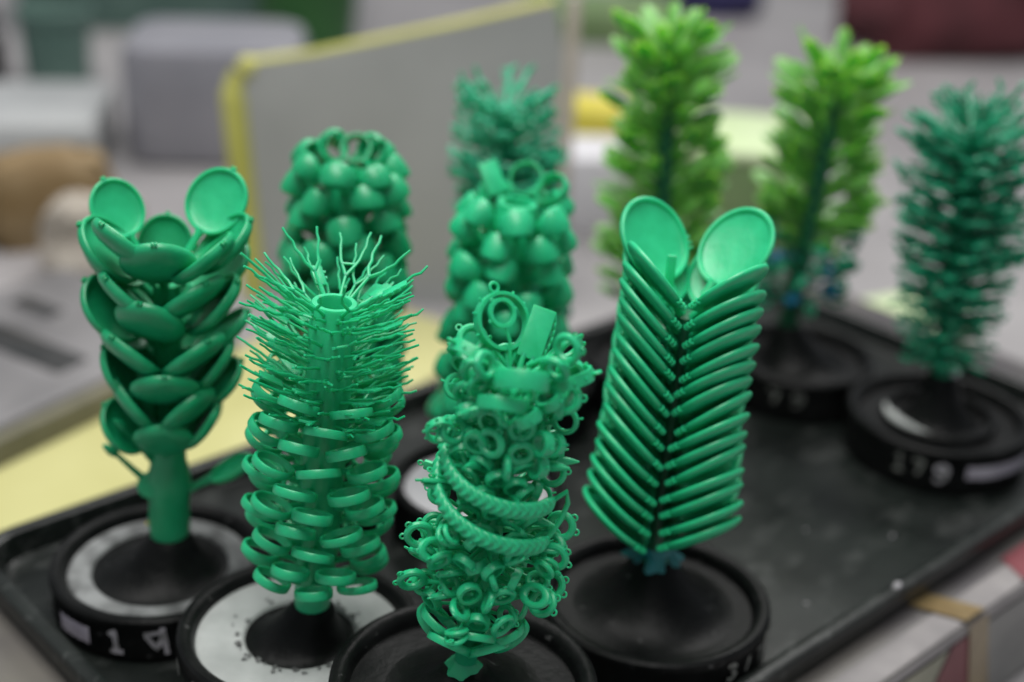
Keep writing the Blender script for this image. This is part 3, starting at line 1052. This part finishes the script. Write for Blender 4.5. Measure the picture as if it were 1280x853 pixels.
# ------------------------------------------------------------------ domed ring trees (behind)
def dome_tree(label, foot, lean, L, z_lo, mat, seed, tiers, crown_plate):
    rnd = random.Random(seed)
    t = tree(label, foot, lean)
    part('trunk', trunk_mesh(mat, [(.0085, -.001), (.0085, .01), (.0090, .03), (.0090, L)], .0060), t)
    ms = [m_dome(mat), m_dome(mat, .0062, .0075, .0125, .0020), m_dome(mat, .0068, .006, .0115, .0034)]
    for k in range(tiers):
        z = z_lo + (L - z_lo - (.014 if crown_plate else .006)) * k / (tiers - 1)
        q = k / (tiers - 1)
        for i in range(7):
            phi = 360 / 7 * (i + .5 * (k % 2)) + rnd.uniform(-7, 7)
            part('dome_ring', ms[rnd.randrange(3)], t, place(phi, .0082, z + rnd.uniform(-.0012, .0012), 24 + 16 * q ** 4 + rnd.uniform(-8, 8), rnd.uniform(-14, 14),
                                                           rnd.uniform(-12, 12), rnd.uniform(.95, 1.10)))
    if crown_plate:
        mb = MB()
        stem(mb, .006)
        box(mb, (-.0045, .005, -.0012), (.0045, .020, .0012), None, .0008)
        part('flat_plate', mb.mesh('flat_plate', mat), t, place(-132, .0085, L - .004, 52, -25))
        bnd = m_band(mat, .0078, .0050, .0011, .004)
        part('ring_band', bnd, t, place(168, .0085, L - .004, 60, 0))
        part('ring_band', bnd, t, place(118, .0085, L - .004, 48, 10))
    else:
        bnd = m_band(mat, .0072, .0060, .0016, .004)
        for phi in (-140, 175, 128):
            part('ring_band', bnd, t, place(phi, .0085, L - .003, 52, 0))
    return t


dome_tree('green wax tree of dome-topped rings, far one behind the wire-topped tree', FE1, 2.2, .140, .034, WAX_DEEP, 31, 11, False)
dome_tree('green wax tree of dome-topped rings around an open tube, behind the ring-covered tree', FE2, 4.0, .1335, .018, WAX, 32, 11, True)

# ------------------------------------------------------------------ farthest teal tree
rnd = random.Random(41)
t = tree('blurred teal green wax tree of flat bands, farthest one behind the domed trees', FF, -5.5)
part('trunk', trunk_mesh(WAX_TEAL, [(.006, -.001), (.006, .01), (.0062, .148)]), t)
WAX_MINT = wax('mint_green_wax', (0.03, 0.40, 0.22), (0.05, 0.48, 0.28))
bf = [m_band(WAX_TEAL, .0102, .0044, .0018, .003), m_leaf(WAX_TEAL, .0100, .0105, .004, False, 1.0)]
tw = [m_twig(WAX_MINT, rnd, L) for L in (.021, .023, .025)]
z, k = .03, 0
while z < .148:
    for i in range(10):
        phi = 36 * (i + .5 * (k % 2)) + rnd.uniform(-9, 9)
        if i % 3 == 0 and z < .12:
            part('ring_band', bf[0], t, place(phi, .0055, z, 14 + rnd.uniform(-8, 12), rnd.uniform(-12, 12), 0, rnd.uniform(.98, 1.1)))
        else:
            part('prong_twig', tw[rnd.randrange(3)], t, place(phi, .0055, z, 16 + rnd.uniform(-10, 12) + (14 if z > .128 else 0), rnd.uniform(0, 180)))
    z += .0072
    k += 1


# ------------------------------------------------------------------ lime leaf trees (behind right)
def lime_tree(label, foot, lean, L, z_lo, z_hi, seed, width):
    rnd = random.Random(seed)
    t = tree(label, foot, lean)
    part('trunk', trunk_mesh(WAX_DARK, [(.0062, -.001), (.0058, .01), (.0054, L * .9), (.0036, L)]), t)
    ms = [m_needle(WAX_LIME, rnd, .017 * width, .0046, .0013, .013), m_needle(WAX_LIME, rnd, .019 * width, .0050, .0013, .016), m_needle(WAX_LIME, rnd, .015 * width, .0042, .0013, .009)]
    z, k = z_lo, 0
    while z < z_hi:
        q = (z - z_lo) / (z_hi - z_lo)
        for phi in (-46, -64, -84, -104, -126, -152, 46, 64, 84, 104, 126, 152, 178):
            p = phi + rnd.uniform(-12, 12) + (6 if k % 2 else -6)
            part('pointed_leaf', ms[rnd.randrange(3)], t, place(p, .0048, z + rnd.uniform(-.003, .003), 26 + 12 * q + rnd.uniform(-14, 14),
                                                              rnd.uniform(-60, 60), rnd.uniform(-14, 14), rnd.uniform(.9, 1.1)))
        if q > .72:
            for p in (-18, 20, 180):
                part('pointed_leaf', ms[2], t, place(p + rnd.uniform(-14, 14), .0045, z, 48 + rnd.uniform(-10, 12), rnd.uniform(-40, 40), 0, .9))
        z += .0088
        k += 1
    for i in range(9):
        part('pointed_leaf', ms[i % 3], t, place(i * 40 + 12, .003, L - .012, 50 + rnd.uniform(-8, 12), rnd.uniform(-40, 40), 0, .95))
    return t


lime_tree('lime green wax tree on a dark stem, left of the two lime trees', FG, -2.6, .174, .02, .163, 51, 1.0)
t = lime_tree('lime green wax tree with blue bits in its teal lower half', FH, 3.3, .151, .050, .143, 52, 1.05)
rnd = random.Random(53)
sm = [m_small_ring(WAX_TEAL, rnd, kd, .016) for kd in (0, 3, 4)]
blu = m_small_ring(WAX_BLUE, rnd, 2, .013)
for z in (.018, .026, .034, .042, .050):
    for i in range(8):
        part('hoop_on_sprue', sm[rnd.randrange(3)], t, place(45 * i + rnd.uniform(-14, 14), .005, z, 12 + rnd.uniform(-12, 16), rnd.uniform(20, 160), 0, 1.15 * (.8 + z * 4)))
for phi, z in ((-48, .043), (24, .040), (40, .028), (-14, .022)):
    part('blue_ring', blu, t, place(phi, .005, z, 8, rnd.uniform(20, 80), 0, 1.1), label='small blue wax ring')
# ------------------------------------------------------------------ teal twig tree (far right)
rnd = random.Random(61)
t = tree('dark teal wax tree bristling with pronged twigs, on the base numbered 179', FI, -3.2)
LI = .136
part('trunk', trunk_mesh(WAX_TEAL, [(.0058, -.001), (.0062, .006), (.0056, .02), (.0054, LI)]), t)
tw = [m_twig(WAX_TEAL, rnd, L) for L in (.025, .028, .031, .029, .026)]
z, k = .012, 0
while z < LI - .004:
    q = (z - .012) / (LI - .016)
    for i in range(16):
        phi = 22.5 * (i + .5 * (k % 2)) + rnd.uniform(-8, 8)
        part('prong_twig', tw[rnd.randrange(5)], t, place(phi, .005, z + rnd.uniform(-.0015, .0015), 6 + 26 * q + rnd.uniform(-7, 7), rnd.choice((0, 180)) + rnd.uniform(-22, 22),
                                                        rnd.uniform(-8, 8), (.62 + .42 * min(1, q * 2.2)) * rnd.uniform(.9, 1.08)))
    z += .0082
    k += 1
for i in range(8):
    part('prong_twig', tw[i % 5], t, place(i * 45, .003, LI - .003, 52 + rnd.uniform(-10, 10), rnd.uniform(0, 180), 0, .95))
mb = MB()
tube(mb, [(0, 0, LI - .004), (.0004, 0, LI + .008), (0, 0, LI + .017)], [.0016, .0012, .0008], 8)
part('tip_sprue', mb.mesh('tip_sprue', WAX_TEAL), t)
mb = MB()
lathe(mb, [(.0004, -.002), (.0018, -.0012), (.0021, 0), (.0016, .0014), (.0004, .002)], 14)
part('pale_drip', mb.mesh('pale_drip', WHITE), t, T(.0052, -.0052, .003))

# ------------------------------------------------------------------ blurred background on the table
ZT = -0.065

# yellow plastic sheet beyond the tray, left
mb = MB()
rbox(mb, 0, 0, .20, .066, 0, .010, .012, .002)
single('yellow_sheet', mb.mesh('yellow_sheet', YELLOW), 'pale yellow plastic sheet lying behind the left rim of the tray', 'plastic sheet',
       (-.171, .786, ZT), (0, 0, radians(58.6)))

# grey device with dark windows, left edge
t = thing('desk_device', 'flat grey device with dark rectangular windows and olive edge, at left edge of view', 'device', (-.333, .814, ZT), (0, 0, radians(58.6)))
mb = MB()
rbox(mb, 0, 0, .13, .080, .0, .030, .012, .004)
part('body', mb.mesh('device_body', MACH), t)
mb = MB()
rbox(mb, 0, -.0855, .13, .005, .0, .027, .003, .0015)
part('edge_rail', mb.mesh('device_edge_rail', OLIVE), t)
mb = MB()
rbox(mb, .020, .000, .013, .055, .0295, .0312, .004, .0006)
part('display', mb.mesh('device_display', MDARK), t)
mb = MB()
rbox(mb, .067, .034, .007, .020, .0295, .0312, .003, .0006)
part('display', mb.mesh('device_button_panel', MDARK), t)

# brown paper bag and beige cloth behind the leaf tree
mb = MB()
rb = random.Random(3)
L = []
for i, (s, z) in enumerate(((.9, 0), (1.0, .010), (.98, .030), (.9, .055), (.78, .066), (.5, .07))):
    L.append([(x * s + rb.uniform(-.006, .006), y * s + rb.uniform(-.006, .006), z + rb.uniform(-.004, .004)) for x, y in rrect(0, 0, .055, .034, .015, 4)])
loft(mb, L)
single('paper_bag', mb.mesh('paper_bag', BROWN), 'crumpled brown paper bag behind the broad-leaved tree', 'paper bag', (-.385, 1.10, ZT), (0, 0, .4))
mb = MB()
L = []
for i, (s, z) in enumerate(((.9, 0), (1.0, .01), (.95, .03), (.75, .052), (.4, .062))):
    L.append([(x * s + rb.uniform(-.008, .008), y * s + rb.uniform(-.008, .008), z + rb.uniform(-.004, .004)) for x, y in rrect(0, 0, .040, .028, .02, 4)])
loft(mb, L)
single('beige_cloth', mb.mesh('beige_cloth', BEIGE), 'beige folded cloth beside the brown paper bag', 'cloth', (-.330, 1.035, ZT), (0, 0, .2))

# pale grey box, left
mb = MB()
rbox(mb, 0, 0, .13, .08, 0, .05, .02, .01)
single('storage_box', mb.mesh('storage_box', PALE), 'pale grey plastic box at upper left, in front of the teal pot', 'box', (-.53, 1.31, ZT), (0, 0, .15))


# smoky plastic bin with rounded corners
def open_bin(name, mat, hx, hy, h, r, wall=.004, flare=.008):
    mb = MB()
    L = []
    for ins, z in ((flare, 0), (flare * .4, h * .5), (0, h - .006), (-.004, h - .005), (-.005, h - .001), (-.004, h), (wall, h), (wall + flare * .4, h * .5), (wall + flare, .005)):
        L.append([(x, y, z) for x, y in rrect(0, 0, hx - ins, hy - ins, r, 8)])
    loft(mb, L)
    return mb.mesh(name, mat)


mb = MB()
rbox(mb, 0, 0, .085, .07, 0, .115, .03, .012)
single('plastic_bin', mb.mesh('plastic_bin', BIN), 'smoky grey plastic bin with rounded corners, left of the yellow-edged board', 'bin',
       (-.300, 1.36, ZT), (0, 0, .12))
# teal pot and teal crate
mb = MB()
lathe(mb, [(.030, 0), (.034, .004), (.038, .075), (.041, .078), (.041, .088), (.037, .090), (.034, .08), (.03, .01), (.002, .008)], 36)
single('teal_pot', mb.mesh('teal_pot', TEALP), 'dull teal plastic pot behind the pale grey box', 'pot', (-.520, 1.55, ZT))
single('teal_crate', open_bin('teal_crate', TEALP, .22, .10, .07, .02), 'long low teal crate at the upper left edge of view', 'crate', (-.45, 1.93, ZT), (0, 0, .1))
mb = MB()
lathe(mb, [(.018, 0), (.02, .003), (.02, .05), (.012, .058), (.012, .07), (.013, .078), (.002, .08)], 28)
single('dark_jar', mb.mesh('dark_jar', MDARK), 'small dark jar left of the teal pot', 'jar', (-.600, 1.56, ZT))
# dark green tub
mb = MB()
lathe(mb, [(.050, 0), (.054, .004), (.062, .11), (.066, .112), (.066, .122), (.061, .123), (.057, .11), (.05, .01), (.002, .008)], 40)
single('green_tub', mb.mesh('green_tub', DKGREEN), 'dark green plastic tub behind the yellow-edged board', 'tub', (-.272, 1.74, ZT))

# grey board with yellow edging, standing upright
board = thing('grey_board', 'large upright grey board with yellow edging behind the trees', 'board', (0, 1.0, ZT), (radians(-6), 0, 0))
out = [(-.198, 0), (-.2125, .150)]
for i in range(7):
    a = pi - i / 6 * (pi / 2 - .35)
    out.append((-.2125 + .026 + .026 * cos(a), .152 + .026 * sin(a)))
out += [(-.155, .184), (-.10, .198), (-.045, .212), (.018, .230), (.026, .20), (.027, 0)]
mb = MB()
n = len(out)
v = [(x, -.005, z) for x, z in out] + [(x, .005, z) for x, z in out]
mb.add(v, [tuple(range(n)), tuple(n + i for i in reversed(range(n)))] + [(i, n + i, n + (i + 1) % n, (i + 1) % n) for i in range(n)])
part('panel', mb.mesh('board_panel', BOARD), board)
mb = MB()
tube(mb, [(x, 0, z) for x, z in out[:-2]], [.0105] * 3 + [.0085] * 5 + [.0045] * (n - 10), 12)
part('yellow_edging', mb.mesh('board_edging', YTRIM), board)
mb = MB()
box(mb, (.027, -.008, 0), (.037, .008, .235), None, .003)
part('pale_post', mb.mesh('board_post', BEIGE), board)
mb = MB()
box(mb, (-.16, .006, 0), (-.02, .07, .006), None, .003)
part('foot', mb.mesh('board_foot', BOARD), board)

# right-hand background
mb = MB()
rbox(mb, 0, 0, .045, .035, 0, .07, .006, .002)
single('white_box', mb.mesh('white_box', WHITE), 'small white box between the farthest teal tree and the lime tree', 'box', (.075, 1.20, ZT), (0, 0, .1))
mb = MB()
rbox(mb, 0, 0, .040, .030, 0, .075, .005, .002)
single('yellow_box', mb.mesh('yellow_box', YBOX), 'bright yellow box behind the small white box', 'box', (.055, 1.33, ZT), (0, 0, -.15))
t = thing('sage_carton', 'sage green carton with pale lime top between the two lime trees', 'carton', (.168, 1.19, ZT), (0, 0, -.08))
mb = MB()
rbox(mb, 0, 0, .075, .06, 0, .085, .006, .003)
part('body', mb.mesh('sage_body', SAGE), t)
mb = MB()
rbox(mb, 0, 0, .077, .062, .0852, .094, .006, .003)
part('lid', mb.mesh('sage_lid', LIMEC), t)
mb = MB()
L = []
for i, (s, z) in enumerate(((.9, 0), (1.0, .02), (1.0, .06), (.85, .10), (.5, .118))):
    L.append([(x * s + rb.uniform(-.012, .012), y * s + rb.uniform(-.012, .012), z + rb.uniform(-.008, .008)) for x, y in rrect(0, 0, .13, .09, .05, 5)])
loft(mb, L)
single('maroon_bundle', mb.mesh('maroon_bundle', MAROON), 'dark maroon cloth bundle at the upper right edge of view', 'cloth bundle', (.57, 1.98, ZT), (0, 0, .2))
mb = MB()
L = []
for i, (s, z) in enumerate(((.9, 0), (1.0, .02), (1.0, .04), (.8, .06), (.5, .07))):
    L.append([(x * s + rb.uniform(-.008, .008), y * s + rb.uniform(-.008, .008), z + rb.uniform(-.006, .006)) for x, y in rrect(0, 0, .10, .07, .04, 5)])
loft(mb, L)
single('navy_bundle', mb.mesh('navy_bundle', NAVY), 'navy blue cloth bundle behind the taller lime tree', 'cloth bundle', (.24, 2.15, ZT))
mb = MB()
rbox(mb, 0, 0, .05, .035, 0, .028, .02, .006)
single('lime_sponge', mb.mesh('lime_sponge', LIMEC), 'pale lime block behind the tray between lime and teal trees', 'block', (.285, .965, ZT), (0, 0, .5))
mb = MB()
rbox(mb, 0, 0, .10, .07, 0, .045, .015, .004)
single('green_folder', mb.mesh('sage_folder', SAGE), 'dull green box beyond the yellow box at top centre', 'box', (.10, 1.95, ZT), (0, 0, .1))
